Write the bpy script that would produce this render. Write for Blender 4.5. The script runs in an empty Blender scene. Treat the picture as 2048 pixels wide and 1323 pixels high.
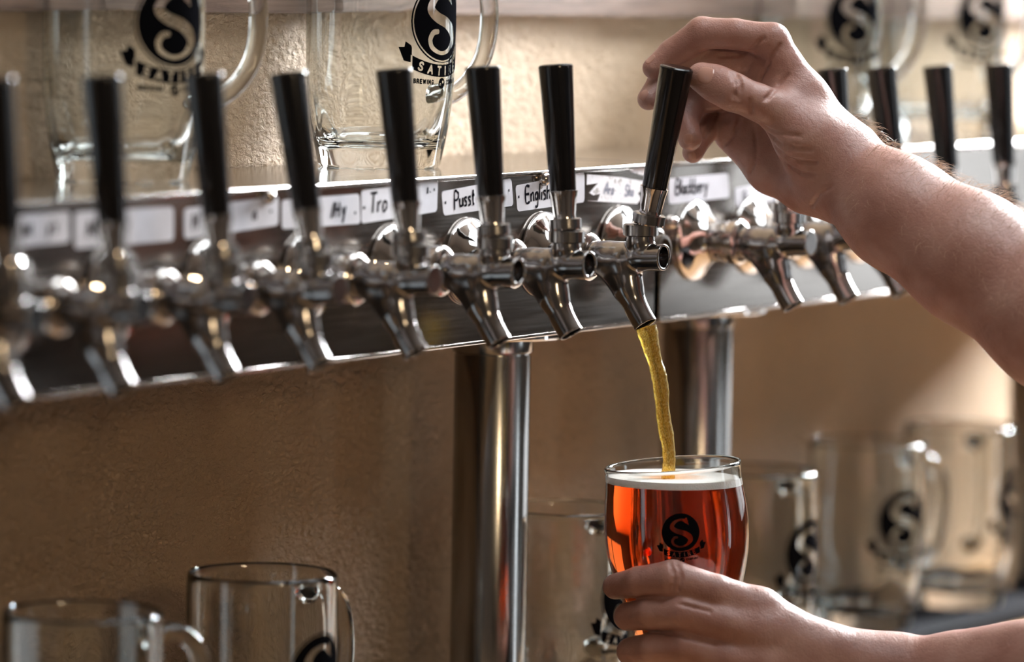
import bpy, bmesh, math, random
import numpy as np
from mathutils import Vector, Matrix

random.seed(7)
rng = np.random.default_rng(7)
C = bpy.context.scene.collection
SC = bpy.context.scene
PI = math.pi

# ------------------------------------------------------------------ camera
FPX = 9223.0                                     # focal length in pixels of the 2048 x 1323 frame
CAM = np.array((-1.99875, -1.58267, 0.20290))
YAW, PITCH, ROLL = 1.033637, 0.081584, 0.016793
_f = np.array((math.sin(YAW)*math.cos(PITCH), math.cos(YAW)*math.cos(PITCH), -math.sin(PITCH)))
_r0 = np.array((math.cos(YAW), -math.sin(YAW), 0.0)); _u0 = np.cross(_r0, _f)
_r = _r0*math.cos(ROLL) + _u0*math.sin(ROLL)
_u = -_r0*math.sin(ROLL) + _u0*math.cos(ROLL)
FOCUS = 3.092

def ray(x, y):
    return _f + (_r*(x-1024) - _u*(y-661.5))/FPX
def W(x, y, dz):
    """world point (m) seen at pixel x, y, at dz millimetres beyond the pulled tap"""
    return CAM + ray(x, y)*(FOCUS + dz*0.001)
def on_plane(x, y, axis, val):
    d = ray(x, y); return CAM + d*((val-CAM[axis])/d[axis])

cd = bpy.data.cameras.new('camera'); cam = bpy.data.objects.new('camera', cd); C.objects.link(cam)
cd.sensor_width = 36.0; cd.lens = FPX/2048*36.0
cd.clip_start = 0.05; cd.clip_end = 50
cd.dof.use_dof = True; cd.dof.focus_distance = FOCUS; cd.dof.aperture_fstop = 3.5
m = Matrix.Identity(4)
for i in range(3):
    m[i][0], m[i][1], m[i][2], m[i][3] = _r[i], _u[i], -_f[i], CAM[i]
cam.matrix_world = m
SC.camera = cam

# ------------------------------------------------------------------ exposure, world, daylight
SC.view_settings.view_transform = 'Standard'
SC.view_settings.look = 'None'
SC.view_settings.exposure = -0.1
SC.view_settings.gamma = 1.0
SC.view_settings.use_curve_mapping = False
SC.cycles.max_bounces = 16
SC.cycles.transmission_bounces = 14
SC.cycles.transparent_max_bounces = 12
SC.cycles.glossy_bounces = 5
SC.cycles.diffuse_bounces = 3
SC.cycles.use_denoising = True
SC.cycles.sample_clamp_indirect = 6.0
SC.cycles.blur_glossy = 0.6
w = bpy.data.worlds.new('world'); SC.world = w; w.use_nodes = True
w.node_tree.nodes['Background'].inputs[0].default_value = (0.75, 0.85, 1.0, 1)
w.node_tree.nodes['Background'].inputs[1].default_value = 0.5

WIN_RIGHT, WIN_LOW, WIN_FRONT, ADDED_BACK, ADDED_ROOF = 215.0, 2.2, 6.0, 1.4, 9.5     # pane brightness; the back window and roof light are added
LAMP_WARM = 52.0                                   # bulb of the pendant lamp

# ------------------------------------------------------------------ helpers
def tag(o, label=None, cat=None, group=None, kind=None):
    if label: o['label'] = label
    if cat: o['category'] = cat
    if group: o['group'] = group
    if kind: o['kind'] = kind
    return o
def empty(name, loc=(0, 0, 0), label=None, cat=None, group=None, rot=None):
    o = bpy.data.objects.new(name, None); C.objects.link(o); o.location = loc
    o.empty_display_size = 0.02
    if rot: o.rotation_euler = rot
    return tag(o, label, cat, group)
def link(name, me, mat=None, parent=None, loc=None, smooth=None):
    o = bpy.data.objects.new(name, me); C.objects.link(o)
    if mat and not me.materials: me.materials.append(mat)
    if parent: o.parent = parent
    if loc is not None: o.location = loc
    if smooth is not None:
        for p in me.polygons: p.use_smooth = smooth
    return o
def bm_mesh(name, bm, angle=None):
    me = bpy.data.meshes.new(name)
    bmesh.ops.recalc_face_normals(bm, faces=bm.faces)
    if angle is not None:
        a = math.radians(angle)
        for e in bm.edges:
            if len(e.link_faces) == 2 and e.calc_face_angle(0) > a: e.smooth = False
        for f in bm.faces: f.smooth = True
    bm.to_mesh(me); bm.free(); return me
def copy_tree(o, parent=None):
    c = o.copy(); C.objects.link(c)
    if parent: c.parent = parent
    for ch in list(o.children): copy_tree(ch, c)
    return c
def np_mesh(name, V, F, smooth=True):
    me = bpy.data.meshes.new(name)
    me.from_pydata([tuple(v) for v in V], [], [tuple(int(i) for i in f) for f in F]); me.update()
    if smooth:
        me.polygons.foreach_set('use_smooth', [True]*len(me.polygons))
    return me
def box_bm(bm, lo, hi, bevel=0.0, seg=2):
    r = bmesh.ops.create_cube(bm, size=1)
    vs = r['verts']
    for v in vs:
        v.co = Vector([(lo[i]+hi[i])/2 + v.co[i]*(hi[i]-lo[i]) for i in range(3)])
    if bevel:
        es = list({e for v in vs for e in v.link_edges})
        bmesh.ops.bevel(bm, geom=es, offset=bevel, segments=seg, affect='EDGES', profile=0.5)
def box(name, lo, hi, mat, parent=None, bevel=0.0, seg=2):
    bm = bmesh.new(); box_bm(bm, lo, hi, bevel, seg)
    me = bm_mesh(name, bm, 40)
    for p in me.polygons: p.use_smooth = max(abs(c) for c in p.normal) < .999      # flat sides stay flat, only the rounded edges are smooth
    return link(name, me, mat, parent)
def lathe_bm(prof, n=64, axis='z', closed=False, rfun=None, bm=None):
    """prof: list of (radius, height); r=0 makes a pole"""
    bm = bm or bmesh.new()
    rings = []
    for (r, h) in prof:
        if r <= 1e-7:
            rings.append([bm.verts.new(_ax(0, 0, h, axis))])
        else:
            ring = []
            for k in range(n):
                a = 2*PI*k/n
                rr = r*(rfun(a, h) if rfun else 1)
                ring.append(bm.verts.new(_ax(rr*math.cos(a), rr*math.sin(a), h, axis)))
            rings.append(ring)
    pairs = list(zip(rings, rings[1:]))
    if closed: pairs.append((rings[-1], rings[0]))
    for A, B in pairs:
        for k in range(n):
            k2 = (k+1) % n
            if len(A) == 1 and len(B) == 1: continue
            if len(A) == 1: bm.faces.new((A[0], B[k], B[k2]))
            elif len(B) == 1: bm.faces.new((A[k], B[0], A[k2]))
            else: bm.faces.new((A[k], B[k], B[k2], A[k2]))
    return bm
def _ax(x, y, h, axis):
    return (x, y, h) if axis == 'z' else (x, -h, y)        # 'y': grows towards -Y (out of the tower)
def lathe(name, prof, mat, parent=None, n=64, axis='z', angle=35, **k):
    return link(name, bm_mesh(name, lathe_bm(prof, n, axis, **k), angle), mat, parent)
def tube_bm(path, radii, n=16, caps=True, bm=None, flat=None):
    """sweep an ellipse along a 3D path; flat = (a, b) scale across / along the path normal"""
    bm = bm or bmesh.new()
    P = [Vector(p) for p in path]; rings = []
    T = []
    for i in range(len(P)):
        a = P[max(i-1, 0)]; b = P[min(i+1, len(P)-1)]; T.append((b-a).normalized())
    ref = Vector((0, 0, 1)) if abs(T[0].z) < .9 else Vector((1, 0, 0))
    N = (ref - T[0]*ref.dot(T[0])).normalized()
    for i, p in enumerate(P):
        N = (N - T[i]*N.dot(T[i])).normalized(); B = T[i].cross(N)
        r = radii[i] if hasattr(radii, '__len__') else radii
        fa, fb = flat or (1, 1)
        rings.append([bm.verts.new(p + N*(r*fb*math.cos(2*PI*k/n)) + B*(r*fa*math.sin(2*PI*k/n))) for k in range(n)])
    for A, Bq in zip(rings, rings[1:]):
        for k in range(n): bm.faces.new((A[k], A[(k+1) % n], Bq[(k+1) % n], Bq[k]))
    if caps:
        bm.faces.new(rings[0][::-1]); bm.faces.new(rings[-1])
    return bm
def catmull(P, n):
    P = np.array(P, float); Q = np.vstack([2*P[0]-P[1], P, 2*P[-1]-P[-2]]); out = []
    for i in range(1, len(Q)-2):
        for t in np.linspace(0, 1, n, endpoint=False):
            a, b, c, d = Q[i-1], Q[i], Q[i+1], Q[i+2]
            out.append(.5*((2*b)+(c-a)*t+(2*a-5*b+4*c-d)*t*t+(3*b-a-3*c+d)*t**3))
    out.append(P[-1]); return np.array(out)

# ---- signed-distance modelling: round cones blended into one continuous surface
class SDF:
    def __init__(s, lo, hi, h):
        s.h = h; s.lo = np.array(lo, float)
        s.n = np.ceil((np.array(hi, float)-s.lo)/h).astype(int)+1
        s.D = np.full(tuple(s.n), 1e3, np.float32)
    def window(s, lo, hi):
        a = np.maximum(np.floor((lo-s.lo)/s.h).astype(int), 0)
        b = np.minimum(np.ceil((hi-s.lo)/s.h).astype(int)+1, s.n)
        if np.any(b <= a): return None, None
        ax = [(s.lo[i]+s.h*np.arange(a[i], b[i])).astype(np.float32) for i in range(3)]
        return tuple(slice(a[i], b[i]) for i in range(3)), np.meshgrid(*ax, indexing='ij')
    @staticmethod
    def cone(G, p, q, r1, r2, sq=None):
        d = q-p; L2 = float(d@d)+1e-12
        x, y, z = (G[i]-p[i] for i in range(3))
        t = np.clip((x*d[0]+y*d[1]+z*d[2])/L2, 0, 1)
        ex, ey, ez = x-t*d[0], y-t*d[1], z-t*d[2]
        if sq is not None:                                  # squash across one direction
            nrm, k = sq
            c = (ex*nrm[0]+ey*nrm[1]+ez*nrm[2])*(k-1)
            ex, ey, ez = ex+c*nrm[0], ey+c*nrm[1], ez+c*nrm[2]
        return np.sqrt(ex*ex+ey*ey+ez*ez) - (r1+(r2-r1)*t)
    def add(s, p, q, r1, r2, k=0.003, sq=None):
        p, q = np.array(p, float), np.array(q, float); R = max(r1, r2)+k+4*s.h
        sl, G = s.window(np.minimum(p, q)-R, np.maximum(p, q)+R)
        if sl is None: return
        d = s.cone(G, p, q, r1, r2, sq); a = s.D[sl]
        hh = np.maximum(k-np.abs(a-d), 0)/max(k, 1e-9)
        s.D[sl] = np.minimum(a, d)-hh*hh*k*.25
    def cut(s, p, q, r1, r2, k=0.001):
        p, q = np.array(p, float), np.array(q, float); R = max(r1, r2)+k+4*s.h
        sl, G = s.window(np.minimum(p, q)-R, np.maximum(p, q)+R)
        if sl is None: return
        d = -s.cone(G, p, q, r1, r2); a = s.D[sl]
        hh = np.maximum(k-np.abs(a-d), 0)/max(k, 1e-9)
        s.D[sl] = np.maximum(a, d)+hh*hh*k*.25
    def merge(s, o, k):
        hh = np.maximum(k-np.abs(s.D-o.D), 0)/max(k, 1e-9)
        s.D = np.minimum(s.D, o.D)-hh*hh*k*.25
    def mesh(s):
        D = s.D; S = D < 0; n = np.array(D.shape)
        c = np.zeros(tuple(n-1), np.int8)
        offs = [(i, j, k) for i in (0, 1) for j in (0, 1) for k in (0, 1)]
        for i, j, k in offs: c += S[i:n[0]-1+i, j:n[1]-1+j, k:n[2]-1+k]
        act = np.argwhere((c > 0) & (c < 8))
        idx = np.full(tuple(n-1), -1, np.int64); idx[tuple(act.T)] = np.arange(len(act))
        vals = {o: D[act[:, 0]+o[0], act[:, 1]+o[1], act[:, 2]+o[2]] for o in offs}
        P = np.zeros((len(act), 3)); cnt = np.zeros(len(act))
        for o in offs:
            for ax in range(3):
                if o[ax]: continue
                o2 = list(o); o2[ax] = 1; a, b = vals[o], vals[tuple(o2)]
                mk = (a < 0) != (b < 0)
                t = np.where(mk, a/(a-b+1e-20), 0)
                q = np.tile(np.array(o, float), (len(act), 1)); q[:, ax] += t
                P[mk] += q[mk]; cnt[mk] += 1
        V = s.lo+(act+P/cnt[:, None])*s.h
        F = []
        for ax in range(3):
            u, v = (ax+1) % 3, (ax+2) % 3
            sl0 = [slice(0, n[i]) for i in range(3)]; sl1 = list(sl0)
            sl0[ax] = slice(0, n[ax]-1); sl1[ax] = slice(1, n[ax])
            A, B = S[tuple(sl0)], S[tuple(sl1)]
            for flip in (False, True):
                E = np.argwhere((A & ~B) if not flip else (~A & B))
                E = E[(E[:, u] > 0) & (E[:, v] > 0) & (E[:, u] < n[u]-1) & (E[:, v] < n[v]-1)]
                q = []
                for du, dv in ((-1, -1), (0, -1), (0, 0), (-1, 0)):
                    e = E.copy(); e[:, u] += du; e[:, v] += dv; q.append(idx[tuple(e.T)])
                q = np.stack(q, 1); F.append(q[:, ::-1] if flip else q)
        F = np.concatenate(F); F = F[(F >= 0).all(1)]
        return V, F
    def grad(s, P):
        """outward normals at points (nearest-cell central differences)"""
        i = np.clip(np.round((P-s.lo)/s.h).astype(int), 1, s.n-2); g = []
        for ax in range(3):
            a = i.copy(); a[:, ax] += 1; b = i.copy(); b[:, ax] -= 1
            g.append(s.D[tuple(a.T)]-s.D[tuple(b.T)])
        g = np.stack(g, 1); return g/(np.linalg.norm(g, axis=1, keepdims=True)+1e-9)

# ------------------------------------------------------------------ materials
def new_mat(name):
    mt = bpy.data.materials.new(name); mt.use_nodes = True
    nt = mt.node_tree; b = nt.nodes['Principled BSDF']; return mt, nt, b
def N(nt, typ, **kw):
    n = nt.nodes.new(typ)
    for k, v in kw.items():
        if k.startswith('i_'): n.inputs[k[2:].replace('_', ' ')].default_value = v
        else: setattr(n, k, v)
    return n
def objcoord(nt, scale=(1, 1, 1)):
    tc = N(nt, 'ShaderNodeTexCoord'); mp = N(nt, 'ShaderNodeMapping'); mp.inputs['Scale'].default_value = scale
    nt.links.new(tc.outputs['Object'], mp.inputs[0]); return mp.outputs[0]
def ramp(nt, fac, stops):
    r = N(nt, 'ShaderNodeValToRGB'); e = r.color_ramp.elements
    while len(e) < len(stops): e.new(.5)
    for el, (p, c) in zip(e, stops): el.position = p; el.color = (*c, 1) if len(c) == 3 else c
    nt.links.new(fac, r.inputs[0]); return r.outputs[0]
def bump(nt, b, h, strength, dist, prev=None):
    n = N(nt, 'ShaderNodeBump'); n.inputs['Strength'].default_value = strength; n.inputs['Distance'].default_value = dist
    nt.links.new(h, n.inputs['Height'])
    if prev is not None: nt.links.new(prev, n.inputs['Normal'])
    nt.links.new(n.outputs[0], b.inputs['Normal']); return n.outputs[0]
def simple(name, col, rough=.5, metal=0.0, **k):
    mt, nt, b = new_mat(name)
    b.inputs['Base Color'].default_value = (*col, 1); b.inputs['Roughness'].default_value = rough
    b.inputs['Metallic'].default_value = metal
    for kk, v in k.items(): b.inputs[kk].default_value = v
    return mt
def metal(name, col, r0, r1, nscale=(1, 1, 1), nfreq=60, bumpd=0, aniso=0.0):
    mt, nt, b = new_mat(name); b.inputs['Metallic'].default_value = 1
    no = N(nt, 'ShaderNodeTexNoise', i_Scale=nfreq, i_Detail=4.0); nt.links.new(objcoord(nt, nscale), no.inputs['Vector'])
    mr = N(nt, 'ShaderNodeMapRange'); mr.inputs[1].default_value = .3; mr.inputs[2].default_value = .75
    mr.inputs[3].default_value = r0; mr.inputs[4].default_value = r1
    nt.links.new(no.outputs['Fac'], mr.inputs[0]); nt.links.new(mr.outputs[0], b.inputs['Roughness'])
    nt.links.new(ramp(nt, no.outputs['Fac'], [(.3, [c*.88 for c in col]), (.7, col)]), b.inputs['Base Color'])
    b.inputs['Anisotropic'].default_value = aniso
    if bumpd: bump(nt, b, no.outputs['Fac'], .4, bumpd)
    return mt
M = {}
M['cast'] = metal('cast_stainless', (.31, .295, .29), .15, .22, nfreq=60)
M['chrome'] = metal('polished_chrome', (.66, .63, .61), .05, .14, nfreq=40)
M['nickel'] = metal('worn_nickel', (.56, .52, .49), .10, .22, nfreq=70)
M['plate'] = metal('brushed_stainless_plate', (.37, .345, .325), .12, .20, nscale=(1, 8, 30), nfreq=14)
M['column'] = metal('brushed_stainless_column', (.36, .35, .34), .12, .26, nscale=(1, 1, .06), nfreq=120)
M['top'] = metal('polished_steel_top', (.80, .78, .76), .09, .17, nscale=(1, 8, 30), nfreq=14)
M['hole'] = simple('hollow_shade', (.05, .035, .025), .5)  # dark colour stands in for the shade inside holes
# knurled metal
mt, nt, b = new_mat('knurled_metal'); b.inputs['Metallic'].default_value = 1
b.inputs['Base Color'].default_value = (.34, .325, .315, 1); b.inputs['Roughness'].default_value = .2
M['knurl'] = mt
M['black'] = simple('black_plastic', (.006, .0055, .006), .16)
M['black_seam'] = M['black']
M['rubber'] = None
mt, nt, b = new_mat('black_rubber_mat'); b.inputs['Base Color'].default_value = (.012, .012, .014, 1); b.inputs['Roughness'].default_value = .8; b.inputs['Specular IOR Level'].default_value = .04
ch = N(nt, 'ShaderNodeTexVoronoi', i_Scale=260.0); nt.links.new(objcoord(nt), ch.inputs['Vector']); bump(nt, b, ch.outputs['Distance'], .5, .001)
M['rubber'] = mt
def glass(name, col=(1, 1, 1), ior=1.48, rough=0.0):
    mt = bpy.data.materials.new(name); mt.use_nodes = True; nt = mt.node_tree
    nt.nodes.remove(nt.nodes['Principled BSDF'])
    g = N(nt, 'ShaderNodeBsdfGlass'); g.inputs['Color'].default_value = (*col, 1); g.inputs['IOR'].default_value = ior
    g.inputs['Roughness'].default_value = rough
    nt.links.new(g.outputs[0], nt.nodes['Material Output'].inputs['Surface']); return mt
M['glass'] = glass('clear_glass', (.985, .995, .99))
M['ink'] = simple('black_print', (.004, .004, .005), .6, **{'Specular IOR Level': .0})
M['marker'] = simple('black_marker', (.012, .012, .016), .8, **{'Specular IOR Level': 0.0})
M['marker_faded'] = simple('faded_marker', (.22, .22, .28), .7)
# paper
mt, nt, b = new_mat('white_sticker'); b.inputs['Roughness'].default_value = .55
no = N(nt, 'ShaderNodeTexNoise', i_Scale=35.0, i_Detail=3.0); nt.links.new(objcoord(nt), no.inputs['Vector'])
nt.links.new(ramp(nt, no.outputs['Fac'], [(.35, (.47, .45, .48)), (.6, (.56, .54, .58))]), b.inputs['Base Color'])
M['paper'] = mt
mt, nt, b = new_mat('worn_sticker'); b.inputs['Roughness'].default_value = .7
no = N(nt, 'ShaderNodeTexNoise', i_Scale=160.0, i_Detail=5.0); nt.links.new(objcoord(nt), no.inputs['Vector'])
nt.links.new(ramp(nt, no.outputs['Fac'], [(.34, (.30, .27, .25)), (.44, (.68, .65, .67)), (.7, (.76, .74, .77))]), b.inputs['Base Color'])
M['paper_worn'] = mt
# rough plaster wall
mt, nt, b = new_mat('textured_plaster'); b.inputs['Roughness'].default_value = .72
oc = objcoord(nt)
n1 = N(nt, 'ShaderNodeTexNoise', i_Scale=7.0, i_Detail=4.0); nt.links.new(oc, n1.inputs['Vector'])
n2 = N(nt, 'ShaderNodeTexNoise', i_Scale=300.0, i_Detail=5.0, i_Roughness=.6); n2.inputs['Distortion'].default_value = .6
mp2 = N(nt, 'ShaderNodeMapping'); mp2.inputs['Scale'].default_value = (.62, 1, .95); nt.links.new(oc, mp2.inputs[0]); nt.links.new(mp2.outputs[0], n2.inputs['Vector'])
vo = N(nt, 'ShaderNodeTexVoronoi', feature='SMOOTH_F1', i_Scale=190.0); nt.links.new(mp2.outputs[0], vo.inputs['Vector'])
nt.links.new(ramp(nt, n1.outputs['Fac'], [(.3, (.57, .39, .235)), (.65, (.67, .485, .315))]), b.inputs['Base Color'])
ad = N(nt, 'ShaderNodeMath', operation='MULTIPLY_ADD'); nt.links.new(vo.outputs['Distance'], ad.inputs[0]); ad.inputs[1].default_value = -.55
nt.links.new(n2.outputs['Fac'], ad.inputs[2])
bump(nt, b, ad.outputs[0], 1.0, .011)
M['plaster'] = mt
def wood(name, c0, c1, scale=(2, 30, 30), freq=5, rough=.55, bd=.001):
    mt, nt, b = new_mat(name); b.inputs['Roughness'].default_value = rough
    no = N(nt, 'ShaderNodeTexNoise', i_Scale=freq, i_Detail=8.0, i_Roughness=.65); no.inputs['Distortion'].default_value = .8
    nt.links.new(objcoord(nt, scale), no.inputs['Vector'])
    nt.links.new(ramp(nt, no.outputs['Fac'], [(.3, c0), (.7, c1)]), b.inputs['Base Color'])
    bump(nt, b, no.outputs['Fac'], .5, bd); return mt
M['beam'] = wood('weathered_beam', (.13, .080, .058), (.32, .215, .165))
M['counter'] = wood('counter_wood', (.24, .13, .06), (.42, .25, .12), rough=.35)
M['floor'] = wood('dark_floor', (.05, .035, .025), (.10, .07, .05))
M['room'] = simple('dim_interior_paint', (.05, .036, .026), .8)
M['ceiling'] = simple('ceiling_paint', (.16, .13, .11), .9)
M['frame'] = simple('window_frame_paint', (.05, .045, .04), .5)
def emit(name, col, s):
    mt = bpy.data.materials.new(name); mt.use_nodes = True; nt = mt.node_tree
    nt.nodes.remove(nt.nodes['Principled BSDF']); e = N(nt, 'ShaderNodeEmission')
    e.inputs[0].default_value = (*col, 1); e.inputs[1].default_value = s
    nt.links.new(e.outputs[0], nt.nodes['Material Output'].inputs['Surface']); return mt
# skin
mt, nt, b = new_mat('skin'); oc = objcoord(nt)
n1 = N(nt, 'ShaderNodeTexNoise', i_Scale=38.0, i_Detail=5.0); nt.links.new(oc, n1.inputs['Vector'])
nt.links.new(ramp(nt, n1.outputs['Fac'], [(.28, (.27, .125, .098)), (.5, (.35, .182, .150)), (.75, (.42, .248, .212))]), b.inputs['Base Color'])
b.inputs['Roughness'].default_value = .46
b.inputs['Subsurface Weight'].default_value = .12; b.inputs['Subsurface Radius'].default_value = (1, .35, .2); b.inputs['Subsurface Scale'].default_value = .002
v1 = N(nt, 'ShaderNodeTexVoronoi', i_Scale=850.0); nt.links.new(oc, v1.inputs['Vector'])
n2 = N(nt, 'ShaderNodeTexNoise', i_Scale=260.0, i_Detail=5.0); n2.inputs['Distortion'].default_value = .5; nt.links.new(oc, n2.inputs['Vector'])
p = bump(nt, b, v1.outputs['Distance'], .24, .0005)
bump(nt, b, n2.outputs['Fac'], .3, .0013, p)
M['skin'] = mt
M['nail'] = simple('fingernail', (.43, .235, .19), .15)
M['hair'] = simple('brown_hair', (.42, .27, .17), .3)
M['shirt'] = simple('dark_shirt', (.012, .012, .014), .85)

# ------------------------------------------------------------------ setting
ZT, ZB, YW = 0.0571, -0.0566, 0.1606          # tower top, tower underside, wall plane
ZC = -0.343; ZK = ZC-.010                      # top of the bar mats, top of the counter
bm = bmesh.new()
box_bm(bm, (0.19, YW, -1.4), (3.1, YW+.12, 1.7))
box_bm(bm, (-2.7, YW, -1.4), (-.25, YW+.12, 1.7))
box_bm(bm, (-.25, YW, -1.4), (0.19, YW+.12, -0.50))
box_bm(bm, (-.25, YW, 0.75), (0.19, YW+.12, 1.7))
o = link('wall_back', bm_mesh('wall_back', bm), M['plaster']); tag(o, kind='structure')
def tagged_box(name, lo, hi, mat, bevel=0):
    return tag(box(name, lo, hi, mat, bevel=bevel), kind='structure')
tagged_box('floor', (-2.8, -3.3, -1.45), (3.2, YW, -1.4), M['floor'])
tagged_box('ceiling', (-2.8, -3.3, 1.7), (3.2, YW+.12, 1.75), M['ceiling'])
tagged_box('wall_left', (-2.8, -3.3, -1.4), (-2.7, YW, 1.7), M['room'])
def wall_with_hole(name, axis, at, thick, span, hole, zr=(-1.4, 1.7)):
    bm = bmesh.new(); (a, b_), (h0, h1, z0, z1) = span, hole
    def bx(u0, u1, v0, v1):
        if axis == 'x': box_bm(bm, (at, u0, v0), (at+thick, u1, v1))
        else: box_bm(bm, (u0, at, v0), (u1, at+thick, v1))
    bx(a, h0, *zr); bx(h1, b_, *zr); bx(h0, h1, zr[0], z0); bx(h0, h1, z1, zr[1])
    return tag(link(name, bm_mesh(name, bm), M['room']), kind='structure')
def window(name, axis, at, hole, strength, col, bars=(1, 1), split=None, low=0):
    """a window of the room: painted frame and mullions round panes lit by the sky outside"""
    u0, u1, z0, z1 = hole; bm = bmesh.new(); t = .05
    def bx(bm, a, b_, c, d, d0, d1):
        if axis == 'x': box_bm(bm, (at+d0, a, c), (at+d1, b_, d))
        else: box_bm(bm, (a, at+d0, c), (b_, at+d1, d))
    bx(bm, u0, u1, z0, z0+t, -.03, .03); bx(bm, u0, u1, z1-t, z1, -.03, .03)
    bx(bm, u0, u0+t, z0, z1, -.03, .03); bx(bm, u1-t, u1, z0, z1, -.03, .03)
    for i in range(1, bars[0]+1):
        c = u0+(u1-u0)*i/(bars[0]+1); bx(bm, c-.02, c+.02, z0, z1, -.025, .025)
    for i in range(1, bars[1]+1):
        c = split or z0+(z1-z0)*i/(bars[1]+1); bx(bm, u0, u1, c-.02, c+.02, -.025, .025)
    fr = tag(link(name, bm_mesh(name, bm), M['frame']), kind='structure')
    for za, zb, st_ in ([(z0, z1, strength)] if not split else [(z0, split, low), (split, z1, strength)]):   # the low pane sees the street, the tall one the sky
        bm = bmesh.new(); bx(bm, u0+.01, u1-.01, za+.01, zb-.01, .032, .036)
        link('pane', bm_mesh('pane', bm), emit(name+'_daylight', col, st_), fr)
    return fr
HR, HL = (-0.72, -0.06, 0.30, 1.65), (-1.26, -0.08, -0.28, 0.20)     # a tall window, and a low one under it
bm = bmesh.new()
for u0, u1, v0, v1 in ((-3.3, -1.28, -1.4, 1.7), (-1.28, -.08, -1.4, -.28), (-.08, YW, -1.4, .30), (-1.28, -.72, .20, 1.7), (-.72, -.08, .20, .30), (-.72, -.06, 1.65, 1.7), (-.06, YW, .30, 1.7)):
    box_bm(bm, (3.0, u0, v0), (3.1, u1, v1))
tag(link('wall_right', bm_mesh('wall_right', bm), M['room']), kind='structure')
window('window_1', 'x', 3.04, HR, WIN_RIGHT, (.93, .97, 1.0), (0, 1))
window('window_5', 'x', 3.04, HL, WIN_LOW, (.93, .97, 1.0), (1, 0))
HF = (2.48, 2.85, -0.9, 0.75); wall_with_hole('wall_front', 'y', -3.3, .1, (-2.8, 3.1), HF)
window('window_2', 'y', -3.3, HF, WIN_FRONT, (.84, .93, 1.0), (0, 1))
window('added_back_window', 'y', YW+.05, (-.25, 0.19, -0.50, 0.75), ADDED_BACK, (.80, .92, 1.0), (0, 0))  # added out of view, gives the metal its cool stripes on the left
# added roof light, stretched along the bar to brighten hands and upper wall
bm = bmesh.new()
for lo, hi in (((0.10, -1.15), (2.60, -1.10)), ((0.10, -.35), (2.60, -.30)), ((0.10, -1.10), (0.15, -.35)), ((0.90, -1.10), (0.94, -.35)), ((2.55, -1.10), (2.60, -.35)), ((1.68, -1.10), (1.72, -.35))):
    box_bm(bm, (*lo, 1.655), (*hi, 1.6995))
fr = tag(link('added_roof_light', bm_mesh('added_roof_light', bm), M['frame']), kind='structure')
bm = bmesh.new(); box_bm(bm, (.151, -1.099, 1.680), (2.549, -.351, 1.684)); link('pane', bm_mesh('pane', bm), emit('added_roof_glow', (.90, .96, 1.0), ADDED_ROOF), fr)
# weathered timber across the wall above the taps (its lower edge runs down a little to the right)
bm = bmesh.new(); box_bm(bm, (-0.2, .1475, .1662), (3.0, YW+.002, .31), .002)
for v in bm.verts:
    if v.co.z < .2: v.co.z -= .0076*(v.co.x+.2)
tag(link('trim_1', bm_mesh('trim_1', bm, 40), M['beam']), kind='structure')

# ------------------------------------------------------------------ bar counter and mats
o = empty('bar_counter', (0, 0, -1.4), 'brown wooden bar counter running below the tap towers along the wall', 'counter')
ctop = box('countertop', (-2.0, -.28, 1.01), (2.95, YW-.001, 1.4+ZK), M['counter'], o, .004)
box('front_panel', (-2.0, -.22, 0.0), (2.95, -.19, 1.01), M['counter'], o, .002)
def bar_mat(x0, x1, y0, y1, label):
    t = empty('bar_mat', (x0, y0, ZK), label, 'mat', 'rubber mats on the bar counter')
    box('mat_base', (0, 0, 0.0002), (x1-x0, y1-y0, .0100), M['rubber'], t, .002)
    bm = bmesh.new()
    for lo, hi in (((0, 0), (x1-x0, .005)), ((0, y1-y0-.005), (x1-x0, y1-y0)), ((0, .005), (.005, y1-y0-.005)), ((x1-x0-.005, .005), (x1-x0, y1-y0-.005))):
        box_bm(bm, (*lo, .0101), (*hi, .0128), .0008)
    link('mat_rim', bm_mesh('mat_rim', bm, 40), M['rubber'], t)
bar_mat(0.955, 1.655, .022, .150, 'black rubber bar mat under the three mugs right of the beer glass')
bar_mat(-.10, 0.735, -.035, .150, 'black rubber bar mat under the two mugs below the blurred taps')

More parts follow.
